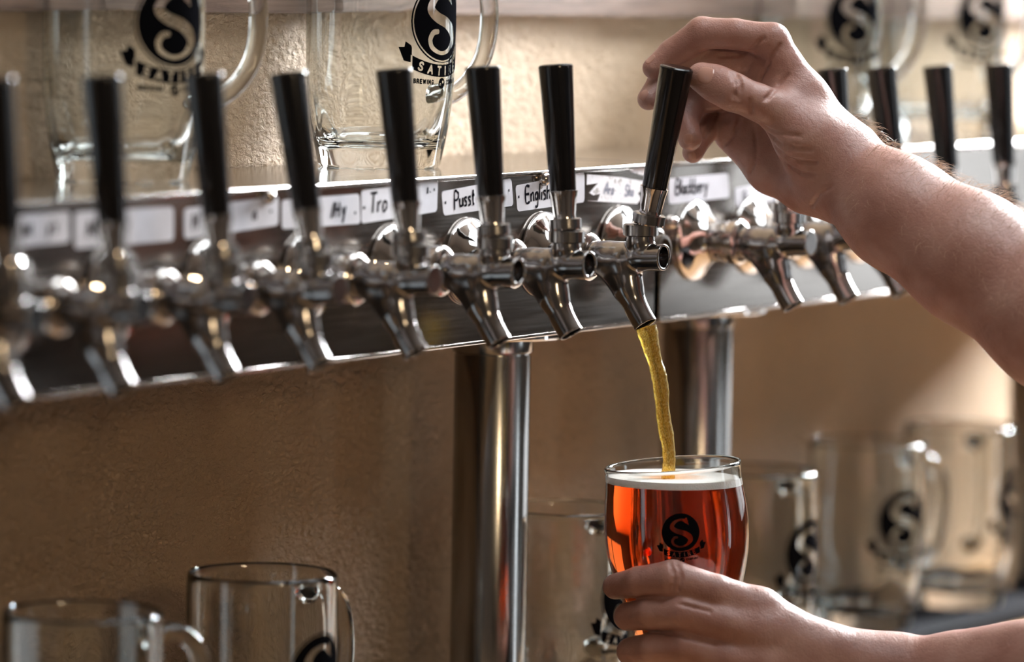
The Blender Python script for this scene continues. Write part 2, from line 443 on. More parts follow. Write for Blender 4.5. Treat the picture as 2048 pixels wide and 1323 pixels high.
# ------------------------------------------------------------------ tap towers
def column(parent, x, y=.080):
    prof = [(0, ZK+.0002), (.042, ZK+.0002), (.042, ZK+.0035), (.029, ZK+.007), (.0268, ZK+.009), (.0268, ZB-.0215), (.0262, ZB-.0205), (.0262, ZB-.0195),
            (.0280, ZB-.0188), (.0284, ZB-.0178), (.0284, ZB-.0079), (0, ZB-.0079)]
    c = lathe('column', prof, M['column'], parent, 96); c.location = (x, y, 0)
    f = lathe('mounting_disc', [(0, ZB-.0078), (.0520, ZB-.0078), (.0530, ZB-.0066), (.0530, ZB-.0012), (.052, ZB-.0002), (0, ZB-.0002)], M['chrome'], c, 96)
    return c
def tower(x0, x1, cols, screws, label):
    t = empty('tap_tower', ((x0+x1)/2, .08, ZB), label, 'tap tower', 'stainless tap towers')
    t.matrix_parent_inverse = Matrix.Identity(4)
    off = -Vector(t.location)
    def fix(o): o.location = Vector(o.location)+off; return o
    fix(box('tower_body', (x0, 0, ZB), (x1, .1602, ZT-.0021), M['plate'], t, .0013, 3))
    fix(box('top_plate', (x0, -.0022, ZT-.0020), (x1, .1602, ZT), M['top'], t, .0007, 3))
    fix(box('bottom_edge', (x0+.0005, -.0012, ZB+.0002), (x1-.0005, .0004, ZB+.0032), M['nickel'], t, .0008, 3))
    for x, y in cols: fix(column(t, x, y))
    for (x, z) in screws:
        s = lathe('screw', [(.0052, 0.0), (.0052, .001), (.0046, .0035), (.003, .0055), (.0012, .0063), (0, .0064)], M['nickel'], t, 24, 'y')
        s.location = (x, 0, z); fix(s)
    return t, off
p1 = on_plane(1085, 357, 1, 0); p2 = on_plane(532, 392, 1, 0); p3 = on_plane(1340, 444, 1, 0)
TOW1, OFF1 = tower(-.75, .856, [(.767, .08), (-.55, .08)], [(p1[0], p1[2]), (p2[0], p2[2]), (p3[0], p3[2])],
                   'long stainless tap tower carrying the row of taps up to the pouring one')
TOW2, OFF2 = tower(.863, 1.92, [(1.068, .08), (1.70, .08)], [], 'stainless tap tower behind the forearm, starting after the seam by the pouring tap')

# stroke lettering: every letter is a list of polylines in a unit-high box
LET = {
 'S': (.6, [[(.55,.85),(.4,.98),(.2,.98),(.06,.84),(.1,.62),(.3,.5),(.5,.38),(.55,.16),(.4,.02),(.18,.02),(.03,.16)]]),
 'A': (.7, [[(0,0),(.35,1),(.7,0)],[(.14,.36),(.56,.36)]]), 'T': (.62, [[(0,1),(.62,1)],[(.31,1),(.31,0)]]),
 'I': (.14, [[(.07,1),(.07,0)]]), 'R': (.58, [[(0,0),(0,1),(.35,1),(.52,.88),(.52,.64),(.35,.52),(0,.52)],[(.3,.52),(.58,0)]]),
 'E': (.5, [[(.5,1),(0,1),(0,0),(.5,0)],[(0,.52),(.42,.52)]]), 'B': (.55, [[(0,0),(0,1),(.35,1),(.48,.87),(.48,.65),(.35,.53),(0,.53)],[(.35,.53),(.55,.4),(.55,.13),(.38,0),(0,0)]]),
 'W': (.95, [[(0,1),(.24,0),(.47,.9),(.71,0),(.95,1)]]), 'N': (.62, [[(0,0),(0,1),(.62,0),(.62,1)]]),
 'G': (.68, [[(.64,.82),(.45,.99),(.2,.96),(.03,.7),(.03,.3),(.2,.04),(.45,.01),(.65,.18),(.65,.46),(.4,.46)]]),
 'C': (.64, [[(.62,.82),(.44,.99),(.2,.96),(.03,.7),(.03,.3),(.2,.04),(.44,.01),(.62,.18)]]),
 'O': (.7, [[(.35,1),(.12,.9),(.02,.5),(.12,.1),(.35,0),(.58,.1),(.68,.5),(.58,.9),(.35,1)]]), 'M': (.8, [[(0,0),(.06,1),(.4,.15),(.74,1),(.8,0)]]),
 'P': (.52, [[(0,-.15),(.05,1),(.35,1),(.52,.84),(.48,.6),(.3,.48),(.02,.46)]]), 'Y': (.6, [[(0,1),(.3,.5),(.6,1)],[(.3,.5),(.3,0)]]),
 'H': (.6, [[(0,0),(.05,1)],[(.55,1),(.55,0)],[(.02,.5),(.55,.52)]]),
 'u': (.42, [[(0,.55),(.02,.15),(.15,.02),(.32,.12),(.4,.55)],[(.4,.55),(.42,.02)]]), 's': (.36, [[(.33,.5),(.15,.56),(.06,.42),(.28,.24),(.24,.06),(.02,.02)]]),
 't': (.3, [[(.16,.95),(.13,.15),(.28,.03)],[(0,.58),(.32,.62)]]), 'n': (.4, [[(0,.52),(.02,0)],[(.02,.38),(.2,.55),(.34,.45),(.38,0)]]),
 'g': (.4, [[(.36,.48),(.15,.54),(.04,.3),(.15,.08),(.34,.2),(.37,.5),(.36,-.2),(.2,-.4),(.03,-.3)]]), 'l': (.14, [[(.1,1.05),(.02,.05)]]),
 'i': (.12, [[(.06,.5),(.04,0)],[(.08,.76),(.09,.72)]]), 'h': (.38, [[(.04,1.05),(0,0)],[(.02,.36),(.2,.54),(.33,.42),(.36,0)]]),
 'r': (.32, [[(0,.54),(.03,0)],[(.03,.34),(.16,.52),(.3,.5)]]), 'o': (.4, [[(.2,.54),(.04,.38),(.06,.08),(.22,0),(.38,.16),(.36,.42),(.2,.54)]]),
 'a': (.42, [[(.36,.45),(.18,.54),(.03,.32),(.08,.05),(.25,.06),(.36,.45),(.42,.0)]]), 'c': (.36, [[(.34,.46),(.18,.54),(.03,.32),(.1,.05),(.34,.06)]]),
 'k': (.38, [[(.04,1.05),(0,0)],[(.34,.56),(.04,.28),(.38,0)]]), 'b': (.4, [[(.05,1.05),(0,.05),(.2,0),(.38,.2),(.3,.48),(.04,.36)]]),
 'e': (.38, [[(.04,.28),(.34,.34),(.26,.54),(.1,.5),(.03,.24),(.12,.03),(.36,.08)]]), 'y': (.42, [[(.02,.55),(.18,.1)],[(.42,.58),(.1,-.4)]]),
 '-': (.3, [[(.02,.42),(.28,.44)]]), '.': (.14, [[(.05,.1),(.1,.2)]]), "'": (.1, [[(.05,1),(.03,.8)]]), ' ': (.35, []), '|': (.14, [[(.1,1),(.04,0)]]), '/': (.3, [[(.3,1),(0,-.05)]]),
}
def strokes(text, gap=.14):
    x = 0; out = []
    for c in text:
        wd, ps = LET[c]; out += [[(x+a, b_) for a, b_ in p] for p in ps]; x += wd+gap
    return out, x-gap

def sticker(tower, off, quad, words, paper='paper', ink='marker', outline=None, label=None):
    """paper label glued on the tower front; words = (text, s, t, height, slant) in the label's own unit square (t up)"""
    q = [on_plane(x, y, 1, 0) for x, y in quad]            # TL TR BR BL
    q = [np.array((p[0], p[2])) for p in q]
    def P(s, t, y): 
        p = (1-t)*((1-s)*q[3]+s*q[2])+t*((1-s)*q[0]+s*q[1]); return Vector((p[0], y, p[1]))+off
    wd = np.linalg.norm(q[1]-q[0]); ht = np.linalg.norm(q[3]-q[0])
    if outline is None:
        rx, ry = .0028/wd, .0028/ht; outline = []
        for cx, cy, a0 in ((1-rx, ry, -90), (1-rx, 1-ry, 0), (rx, 1-ry, 90), (rx, ry, 180)):
            for k in range(5):
                a = math.radians(a0+k*22.5); outline.append((cx+rx*math.cos(a), cy+ry*math.sin(a)))
    bm = bmesh.new()
    A = [bm.verts.new(P(s, t, -.0001)) for s, t in outline]; Bv = [bm.verts.new(P(s, t, -.0004)) for s, t in outline]
    bm.faces.new(Bv); bm.faces.new(A[::-1])
    for i in range(len(A)): bm.faces.new((A[i], A[(i+1) % len(A)], Bv[(i+1) % len(A)], Bv[i]))
    st = link('label_sticker', bm_mesh('label_sticker', bm), M[paper], tower)
    if label: st['label'] = label
    if words:
        for text, s0, t0, h, slant in words:
            x0 = 0
            for c_ in text:
                wd_, ps = LET[c_]; bm = bmesh.new()
                for pl in ps:
                    pts = catmull(pl, 4) if len(pl) > 2 else np.array(pl, float)
                    pts = [(s0+(x0+x+slant*y)*h*ht/wd, t0+y*h) for x, y in pts]
                    V = [P(s, t, -.00055) for s, t in pts]; hw = .0008; L, R = [], []
                    for i, v in enumerate(V):
                        d = (V[min(i+1, len(V)-1)]-V[max(i-1, 0)]).normalized(); nn = Vector((-d.z, 0, d.x))
                        ww = hw*(1+.25*math.sin(i*1.3))
                        L.append(bm.verts.new(v+nn*ww)); R.append(bm.verts.new(v-nn*ww))
                    for i in range(len(V)-1): bm.faces.new((L[i], R[i], R[i+1], L[i+1]))
                x0 += wd_+.14
                link('handwritten_letter', bm_mesh('handwritten_letter', bm), M[ink], st)
    return st
for tw, of, qd, wd, kw in [
    (TOW1, OFF1, [(37,430),(138,421),(138,484),(37,493)], [("M", .1, .3, .42, .1), ("y's", .55, .35, .45, .1)], {}),
    (TOW1, OFF1, [(149,424),(346,413),(346,481),(149,497)], [('M', .12, .3, .45, .1), ('e', .3, .3, .5, .1)], {}),
    (TOW1, OFF1, [(368,417),(556,392),(556,450),(368,478)], [('H', .08, .3, .5, .1), ('n', .72, .3, .5, .1), ('-', .9, .3, .5, 0)], {}),
    (TOW1, OFF1, [(563,400),(718,387),(720,447),(563,458)], [('Tr', .12, .25, .5, .1), ('/H', .62, .28, .5, .15), ('y', .76, .3, .55, .15), ('-', .92, .2, .4, 0)], {}),
    (TOW1, OFF1, [(722,381),(875,361),(873,423),(722,447)], [('-', .02, .3, .4, 0), ('Tro', .1, .28, .6, .12), ('l', .86, .62, .2, 0), ('.', .89, .62, .35, 0), ('-', .94, .6, .3, 0)], {}),
    (TOW1, OFF1, [(882,383),(1022,356),(1026,411),(886,431)], [('-', .03, .35, .4, 0), ('Pusst', .16, .26, .62, .12), ('C', .58, .28, .55, .1), ('-', .94, .45, .3, 0)], {}),
    (TOW1, OFF1, [(1030,371),(1168,344),(1168,404),(1034,423)], [('-', .02, .38, .4, 0), ('English', .13, .3, .58, .08), ('|', .62, .32, .58, .08), ('P', .72, .32, .5, .08)], {}),
    (TOW1, OFF1, [(1173,348),(1287,357),(1284,408),(1172,401)], [('Ara', .3, .3, .42, .2), ('.', .58, .3, .4, 0), ('Sha', .66, .28, .42, .2)],
     dict(paper='paper_worn', ink='marker_faded', label='worn white sticker with torn corners and faded writing',
          outline=[(.0,.0),(.20,.02),(.24,.30),(.12,.22),(.05,.30),(.17,.62),(.2,.70),(.0,.60),(.0,1),(.6,.98),(1,.9),(.98,.55),(.9,.42),(.97,.2),(.9,.0),(.6,.0)])),
    (TOW2, OFF2, [(1337,357),(1455,346),(1458,395),(1337,408)], [('Blackbery', .10, .34, .58, .15)], {}),
    (TOW2, OFF2, [(1468,376),(1548,362),(1550,402),(1470,414)], [('G', .2, .35, .4, .1)], {}),
]:
    sticker(tw, of, qd, wd, **kw)
# torn paper remnant above the worn sticker
sticker(TOW1, OFF1, [(1258,337),(1293,334),(1293,352),(1262,348)], None, paper='paper_worn', outline=[(0,.6),(.4,1),(1,1),(1,0),(.5,.1),(.15,.3)], label='torn paper remnant')

# ------------------------------------------------------------------ beer taps
mm = .001
s = SDF((-.020, -.104, -.054), (.020, -.036, .030), .0007)
def yz(y, z): return np.array((0, -y*mm, z*mm))
def ad(y0, z0, r0, y1, z1, r1, k=3): s.add(yz(y0, z0), yz(y1, z1), r0*mm, r1*mm, k*mm)
ad(40, 0, 11.2, 52, 0, 10.7); ad(52, 0, 10.7, 64, .5, 10.0)
ad(64, .5, 9.4, 97, 2.5, 9.0, 4)
ad(77, 2, 8.0, 77, 12, 9.2, 3); ad(77, 12, 9.2, 77, 20, 9.6, 2)
sp_ = catmull([(61, -1, 10.4), (66.5, -9, 9.8), (69.3, -18, 8.9), (72, -27, 8.3), (76.8, -36, 8.1), (87.5, -51, 8.0)], 9)
sq_ = SDF(s.lo, s.lo+(s.n-1)*s.h, s.h); sq_.n = s.n; sq_.D = np.full(s.D.shape, 1e3, np.float32)
for p_, q_ in zip(sp_, sp_[1:]): sq_.add(yz(*p_[:2]), yz(*q_[:2]), p_[2]*mm, q_[2]*mm, .0004)
sq_.add(yz(49, -2), yz(65, -19), .0092, .0085, .008); s.merge(sq_, .005)
G = np.meshgrid(*[s.lo[i]+s.h*np.arange(s.n[i]) for i in range(3)], indexing='ij')
s.D = np.maximum(s.D, -G[1]-.0955)                                     # flat front face
nx = np.array((0, -.56, -.83)); tip = yz(82.0, -43.8)
s.D = np.where(G[2] < -.028, np.maximum(s.D, (G[1]-tip[1])*nx[1]+(G[2]-tip[2])*nx[2]), s.D)   # cut end of the spout
s.D = np.maximum(s.D, G[2]-.0175)
s.cut(yz(99, 2.6), yz(88, 2.4), .0072, .0068, .0006)                  # open front bore
s.cut(yz(86, -49), yz(77, -36.5), .0068, .0068, .0005)                # bore of the spout
V, F = s.mesh(); FAUCET = np_mesh('faucet_body', V, F); FAUCET.materials.append(M['cast'])
s.cut(yz(99, 2.6), yz(88, 2.4), .0, .0)
s2 = SDF(s.lo, s.lo+(s.n-1)*s.h, s.h); s2.n = s.n; s2.D = s.D.copy()
s2.add(yz(96.2, 2.5), yz(84, 2.4), .0078, .0078, .0002); s2.D = np.maximum(s2.D, -G[1]-.0950)
V, F = s2.mesh(); FAUCET_CAP = np_mesh('faucet_body', V, F); FAUCET_CAP.materials.append(M['cast'])
del G
def knurl_rf(n, step):
    def f(a, h): return 1+.022*((int(round(a*n/(2*PI)))+int(round(h/step))) % 2)
    return f
def ring_prof(r, z0, z1, rows):
    P_ = [(0, z0), (r-.0012, z0), (r-.0003, z0+.0006)]
    for i in range(rows+1): P_.append((r, z0+.0007+(z1-z0-.0014)*i/rows))
    return P_+[(r-.0003, z1-.0006), (r-.0012, z1), (0, z1)]
def make_tap(capped=False):
    t = empty('beer_tap')
    lathe('flange', [(0, .0003), (.0285, .0003), (.0292, .0010), (.0292, .0022), (.0286, .0032), (.0262, .0052), (.0225, .0078), (.0195, .0108), (.0172, .014), (.0155, .0168), (.0150, .0182), (0, .0182)], M['chrome'], t, 64, 'y', 50)
    nut = lathe('coupling_nut', [(0, .0183), (.0140, .0183), (.0148, .0192), (.0148, .0300), (.0140, .0308), (.0120, .0312), (0, .0312)], M['nickel'], t, 48, 'y')
    bm = bmesh.new()
    for k in range(6):
        a = k*PI/3+.4
        mtx = Matrix.Rotation(a, 4, 'Y') @ Matrix.Translation((.01478, -.0246, 0)) @ Matrix.Rotation(PI/2, 4, 'Y')
        bmesh.ops.create_cone(bm, segments=14, radius1=.0019, radius2=.0019, depth=.0003, cap_ends=True, matrix=mtx)
    link('spanner_hole_shade', bm_mesh('spanner_hole_shade', bm), M['hole'], nut)  # thin dark discs on the nut, shade of holes that are not cut
    lathe('coupling_ring', [(0, .0313), (.0150, .0313), (.0163, .0325), (.0163, .0385), (.0150, .0400), (.0125, .0415), (0, .0415)], M['nickel'], t, 48, 'y')
    link('faucet_body', FAUCET_CAP if capped else FAUCET, None, t)
    rf = knurl_rf(96, .0011)
    b_ = lathe('bonnet_collar', ring_prof(.0117, .0158, .0242, 7), M['knurl'], t, 96, rfun=lambda a, h: knurl_rf(96, (.0084-.0014)/7)(a, h-.0165))
    b_.location = (0, -.077, 0)
    # lever: its origin is the pivot, its local z runs up the handle
    prof = [(0, .0100), (.0105, .0100), (.0107, .0112), (.0080, .0145), (.0074, .0165), (.0074, .020), (.0078, .0225), (.0085, .030), (.0095, .0345), (.0097, .0352), (.0090, .0354), (0, .0354)]
    lev = lathe('ferrule', prof, M['chrome'], t, 48); lev.location = (0, -.077, .0142)
    lathe('knurled_collar', ring_prof(.0108, .0104, .0176, 6), M['knurl'], lev, 96, rfun=lambda a, h: knurl_rf(96, (.0072-.0014)/6)(a, h-.0111))
    lathe('handle', [(0, .0354), (.0084, .0355), (.0086, .0360), (.0112, .1150), (.01135, .1158), (.0112, .1168), (.0104, .1176), (.0085, .1179), (0, .1179)], M['black'], lev, 64)
    return t
TAP = make_tap(); TAPC = make_tap(True)
SPEC = [  # X, lean back in degrees, open bore?, label
 (-.001, 6, 0, 'blurred black-handled beer tap nearest the viewer, cut by the frame edge'),
 (.0985, 6, 0, 'blurred black-handled beer tap in front of the first shelf mug, next to the cut-off tap'),
 (.2000, 7, 0, 'black-handled beer tap beside the handle of the first shelf mug'),
 (.3000, 10.5, 0, 'black-handled beer tap leaning most, left of the second shelf mug'),
 (.4055, 7, 0, 'black-handled beer tap overlapping the logo of the second shelf mug'),
 (.5065, 5.5, 1, 'black-handled beer tap in front of the Pusst sticker'),
 (.5985, 5.2, 1, 'black-handled beer tap in front of the English sticker, next to the pouring tap'),
 (.6965, -10.6, 1, 'pulled-open beer tap gripped by the hand and pouring amber beer'),
 (.9120, 8, 0, 'beer tap below the gripping hand, with its large chrome flange in full view'),
 (.9990, 7, 0, 'black-handled beer tap whose spout shows just under the wrist'),
 (1.0890, 9, 0, 'black-handled beer tap rising behind the wrist, its spout tip under the forearm'),
 (1.1785, 7.5, 0, 'black-handled beer tap standing above the middle of the forearm'),
 (1.2790, 4.8, 0, 'black-handled beer tap farthest along the bar, above the forearm'),
]
TAPS = []
for i, (x, lean, op, lab) in enumerate(SPEC):
    src = TAP if op else TAPC
    t = src if src not in TAPS else copy_tree(src)
    t.location = (x, 0, 0); TAPS.append(t)
    tag(t, lab, 'beer tap', 'beer taps along the tower')
    for ch in t.children:
        if ch.name.startswith('ferrule'):
            ch.rotation_euler = (-math.radians(lean), 0, 0)
            if i == 7: ch.location.y -= .0035
            if i > 7: ch.scale.z = .935
    if i not in (7, 8): t.rotation_euler = (0, 0, math.radians((random.random()-.5)*3))
# shank without a faucet
t = empty('shank_flange', (.803, 0, 0), 'chrome wall flange with no faucet on it, right of the pouring tap', 'flange')
for ch in TAP.children:
    if ch.name.startswith(('flange', 'coupling_nut')): copy_tree(ch, t)
lathe('shank_end', [(0, .0314), (.0095, .0314), (.0100, .032), (.0100, .0365), (.0075, .037), (.0075, .033), (0, .033)], M['hole'], t, 32, 'y')

# ------------------------------------------------------------------ printed emblem: round badge with an S, ribbon and small lettering
def seg_dist(U, Vv, p, q, w0=0., w1=0.):
    d = np.array(q)-np.array(p); L = d@d+1e-12
    t = np.clip(((U-p[0])*d[0]+(Vv-p[1])*d[1])/L, 0, 1)
    return np.hypot(U-p[0]-t*d[0], Vv-p[1]-t*d[1])-(w0+(w1-w0)*t)
def poly_in(U, Vv, P):
    ins = np.zeros(U.shape, bool)
    for (x0, y0), (x1, y1) in zip(P, P[1:]+P[:1]):
        c = ((y0 > Vv) != (y1 > Vv)) & (U < (x1-x0)*(Vv-y0)/(y1-y0+1e-12)+x0); ins ^= c
    return ins
def emblem_mask(cell, ring=True):
    us = np.arange(-1.36, 1.36, cell); vs = np.arange(-1.70, 1.06, cell)
    U, Vv = np.meshgrid(us+cell/2, vs+cell/2); r = np.hypot(U, Vv)
    ink = (r < .95) | ((r > .985) & (r < 1.025)) if ring else r < 1.02
    sp = catmull([(.33,.56,.10),(.20,.64,.075),(-.03,.67,.06),(-.32,.54,.09),(-.45,.30,.12),(-.24,.10,.13),(.16,-.05,.14),(.43,-.24,.15),(.49,-.46,.12),(.27,-.69,.06),(-.07,-.77,.045),(-.38,-.65,.06),(-.47,-.45,.065),(-.37,-.28,.07),(-.22,-.25,.06)], 8)
    S = np.zeros(U.shape, bool)
    for a, b_ in zip(sp, sp[1:]): S |= seg_dist(U, Vv, a[:2], b_[:2], a[2], b_[2]) < 0
    S |= poly_in(U, Vv, [(.30,.76),(.37,.77),(.47,.36),(.40,.40),(.24,.54)])
    ink &= ~S
    R0, cy = 2.22, 1.17; rr = np.hypot(U, Vv-cy); ang = np.arctan2(U, cy-Vv)
    band = (rr > R0) & (rr < R0+.30) & (np.abs(U) < 1.02)
    tail = poly_in(U, Vv, [(1.00,-.60),(1.16,-.46),(1.19,-.62),(1.34,-.62),(1.20,-.95),(.98,-1.0)]); tail |= poly_in(-U, Vv, [(1.00,-.60),(1.16,-.46),(1.19,-.62),(1.34,-.62),(1.20,-.95),(.98,-1.0)])
    ink = (ink & ~((rr > R0-.05) & (np.abs(U) < 1.2) & (Vv < -.5))) | band | (tail & (rr > R0-.2))
    ink &= ~(((np.abs(np.abs(U)-1.0) < .022) & (rr > R0) & (rr < R0+.33)))
    h = .19; word = 'SATIRE'; x = -.80
    for i, c in enumerate(word):
        wd, ps = LET[c]
        for pl in ps:
            pl = catmull(pl, 3) if len(pl) > 3 else np.array(pl)
            pts = []
            for a, b_ in pl:
                th = (x+a*h)/(R0+.15); rad = R0+.245-b_*h; pts.append((rad*math.sin(th), cy-rad*math.cos(th)))
            for p, q in zip(pts, pts[1:]): ink &= ~(seg_dist(U, Vv, p, q) < .024)
        x += wd*h+.185
    for word, x in (('BREWING', -.92), ('COMPANY', .22)):
        h = .095
        for c in word:
            wd, ps = LET[c]
            for pl in ps:
                pts = [(x+a*h*.9, -1.54+b_*h+.06*abs(x)) for a, b_ in pl]
                for p, q in zip(pts, pts[1:]): ink |= seg_dist(U, Vv, p, q) < .015
            x += wd*h*.9+.042
    e = np.hypot(U, Vv+1.50); ink |= e < .13
    ink &= ~((np.hypot(U-.05, Vv+1.47) < .035) | (np.hypot(U+.05, Vv+1.53) < .035))
    return ink, us, vs
def emblem_mesh(R, cell, rad, zc, off=.00015, ring=True):
    """print wrapped round a turned body: rad(z) is its outer radius, the badge is centred on the local -Y side"""
    ink, us, vs = emblem_mask(cell, ring); V, F = [], []; 
    def P(u, v):
        z = zc+v*R; r = rad(z)+off; a = u*R/rad(zc); return (r*math.sin(a), -r*math.cos(a), z)
    for j in range(ink.shape[0]):
        row = ink[j]; i = 0
        while i < len(row):
            if not row[i]: i += 1; continue
            k = i
            while k < len(row) and row[k] and k-i < 10: k += 1
            n = len(V); u0, u1, v0, v1 = us[i], us[i]+cell*(k-i), vs[j], vs[j]+cell
            V += [P(u0, v0), P(u1, v0), P(u1, v1), P(u0, v1)]; F.append((n, n+1, n+2, n+3)); i = k
    return np_mesh('emblem', V, F)

# ------------------------------------------------------------------ glass mugs
OUT = [(0,.0015,0),(.030,.0015,0),(.034,.0002,0),(.0380,.0,0),(.0396,.0022,.4),(.0408,.008,.8),(.0424,.016,1),(.0442,.026,1),(.0456,.036,1),(.0467,.045,.7),(.0473,.053,.3),(.0477,.062,0),(.0480,.080,0),(.0480,.147,0),(.0478,.1505,0),(.0470,.1525,0),(.0462,.1528,0)]
INN = [(.0455,.1515,0),(.0452,.148,0),(.0451,.080,0),(.0449,.062,.0),(.0442,.050,.25),(.0428,.040,.5),(.0408,.029,.6),(.0378,.0195,.6),(.0335,.0150,.3),(.026,.0132,0),(.012,.0126,0),(0,.0125,0)]
def prof_radius(P):
    zs = np.array([p[1] for p in P]); rs = np.array([p[0] for p in P]); return lambda z: float(np.interp(z, zs, rs))
def mug_body():
    bm = bmesh.new(); n = 100; rings = []
    for i_, (r, z, fl) in enumerate(OUT+INN):
        wv = (lambda a: 1+.0035*math.sin(9*a+z*30)+.0025*math.sin(15*a+1-z*50)) if i_ > len(OUT) and r > .03 else (lambda a: 1)
        if r == 0: rings.append([bm.verts.new((0, 0, z))]); continue
        R_ = [r*(1-.040*fl*(.5+.5*math.cos(10*2*PI*k/n)))*wv(2*PI*k/n) for k in range(n)]
        rings.append([bm.verts.new((R_[k]*math.cos(2*PI*k/n), R_[k]*math.sin(2*PI*k/n), z)) for k in range(n)])
    for A, B in zip(rings, rings[1:]):
        for k in range(n):
            k2 = (k+1) % n
            if len(A) == 1: bm.faces.new((A[0], B[k2], B[k]))
            elif len(B) == 1: bm.faces.new((A[k], A[k2], B[0]))
            else: bm.faces.new((A[k], A[k2], B[k2], B[k]))
    return bm_mesh('mug_body', bm, 60)
MUG = mug_body(); MUG.materials.append(M['glass'])
hp = catmull([(.0468,0,.131),(.056,0,.1345),(.070,0,.134),(.0815,0,.124),(.0868,0,.106),(.0868,0,.086),(.0815,0,.067),(.070,0,.053),(.057,0,.0455),(.0468,0,.046)], 6)
hr = [.0068+.0022*(max(0, 1-i/8)+max(0, 1-(len(hp)-1-i)/8)) for i in range(len(hp))]
HANDLE = bm_mesh('handle', tube_bm([tuple(p) for p in hp], hr, 20, flat=(1.05, .78)), 60); HANDLE.materials.append(M['glass'])
LOGO = emblem_mesh(.0262, .0085, prof_radius(OUT[3:14]), .092); LOGO.materials.append(M['ink'])
CAMDIR = math.degrees(math.atan2(-_f[1], -_f[0]))
def mug(loc, logo_az, handle_az, label, group, lift=0.0, size=1.0):
    """azimuths in degrees from the side facing the room's left corner, positive round to the right"""
    t = empty('glass_mug', loc, label, 'mug', group); t.scale = (size,)*3
    link('mug_body', MUG, None, t)
    h = link('handle', HANDLE, None, t); h.rotation_euler = (0, 0, math.radians(CAMDIR+handle_az))
    e = link('emblem', LOGO, None, t); e.location.z = lift; e.rotation_euler = (0, 0, math.radians(CAMDIR+logo_az+90))
    e['label'] = 'black printed round S badge over a ribbon'
    return t
GS, GC = 'mugs on top of the tap tower', 'mugs on the bar mats'
def on_top(x, y):
    p = on_plane(x, y, 2, ZT); k = CAM-p; Y = min(p[1], .109); t_ = (Y-p[1])/_r[1] if p[1] > Y else 0     # keep clear of the wall
    q = p+_r*0; s_ = (Y-p[1])/k[1] if p[1] > Y else 0; q = p+k*s_
    return (q[0], Y, ZT+.0001)
def on_mat(x, y): p = on_plane(x, y, 2, ZC+.1528); return (p[0], p[1], ZC+.0001)
mug(on_top(245, 357), 44, 118, 'large clear glass mug on the tower top behind the two most blurred handles', GS, .002, 1.06)
mug(on_top(758, 333), 57, 128, 'clear glass mug in sharp focus on the tower top, its black ribbon readable', GS, .002, 1.06)
mug(on_top(1632, 263), 35, 115, 'clear glass mug on the tower top just behind the gripping hand', GS, .002, 1.06)
mug(on_top(1885, 255), 37, 120, 'clear glass mug on the tower top above the forearm, near the frame edge', GS, .002, 1.06)
mug(on_mat(525, 1143), 55, 145, 'clear glass mug at the bottom, left of the steel column, rim and handle showing', GC)
mug(on_mat(165, 1220), 62, 128, 'clear glass mug cut off at the bottom corner, lowest of the mugs', GC)
p = on_mat(1128, 1013); mug((p[0], p[1], p[2]), 66, 148, 'clear glass mug behind the beer glass, beside the nearest steel column', GC)
mug(on_mat(1515, 938), 56, 146, 'clear glass mug on the mat directly right of the beer glass', GC)
mug(on_mat(1735, 882), 38, 130, 'clear glass mug on the mat, middle of three, whole S badge visible', GC)
mug(on_mat(1920, 850), 68, 158, 'clear glass mug on the mat farthest along, beside the open black mat', GC)

# ------------------------------------------------------------------ beer glass, beer, stream
rim = Vector(W(1345, 928, 3)); up = Vector((0, 0, 1)); toward = -Vector(_f)
tilt = Matrix.Rotation(math.radians(4.9), 3, toward); ax = tilt @ up
HG = .145
GOUT = [(0,.002),(.024,.002),(.0275,.0),(.0298,.0015),(.0305,.008),(.0318,.022),(.0352,.038),(.0398,.054),(.0442,.069),(.0474,.084),(.0486,.096),(.0487,.106),(.0478,.118),(.0464,.129),(.0457,.137),(.0459,.1425),(.0462,.1445),(.0458,.1455),(.0450,.1457)]
GINN = [(.0442,.145),(.0439,.1425),(.0437,.137),(.0444,.129),(.0457,.118),(.0465,.106),(.0463,.096),(.0450,.084),(.0417,.069),(.0372,.054),(.0325,.038),(.0286,.022),(.024,.015),(.012,.0135),(0,.0132)]
base = rim-ax*HG
gt = empty('beer_glass', base, 'rounded clear glass filled with amber beer held under the open tap', 'glass')
gt.rotation_mode = 'QUATERNION'
yaw = Matrix.Rotation(math.radians(CAMDIR+90), 3, 'Z')          # local -Y looks at the camera side of the room
gt.rotation_quaternion = (tilt @ yaw).to_quaternion()
gm = bm_mesh('glass_body', lathe_bm(GOUT+GINN, 128), 60); link('glass_body', gm, M['glass'], gt)
e = link('emblem', emblem_mesh(.0124, .014, prof_radius(GOUT[3:17]), .1050, ring=False), M['ink'], gt); e.rotation_euler = (0, 0, math.radians(1))
e['label'] = 'black printed round S badge over a ribbon'
GM = Matrix.Translation(base) @ (tilt @ yaw).to_4x4()
z_top = W(1345, 951, 3)[2]; z_beer = z_top-.0048
def liquid(name, lo, hi, grow, top_extra=None):
    P_ = [(r+grow if r > 0 else 0, h-.0002) for r, h in GINN][::-1]
    P_ = P_+[(P_[-1][0], .152), (0, .152)]
    bm = lathe_bm(P_, 128); bm.transform(GM)
    for zc, nrm in ((hi, 1), (lo, -1)):
        if zc is None: continue
        g = bm.verts[:]+bm.edges[:]+bm.faces[:]
        r = bmesh.ops.bisect_plane(bm, geom=g, plane_co=(0, 0, zc), plane_no=(0, 0, nrm), clear_outer=True, dist=1e-6)
        ed = [x for x in r['geom_cut'] if isinstance(x, bmesh.types.BMEdge)]
        if ed:
            if nrm == 1 and top_extra:
                top_extra(bm, ed, zc)
            else: bmesh.ops.edgeloop_fill(bm, edges=ed)
    return bm
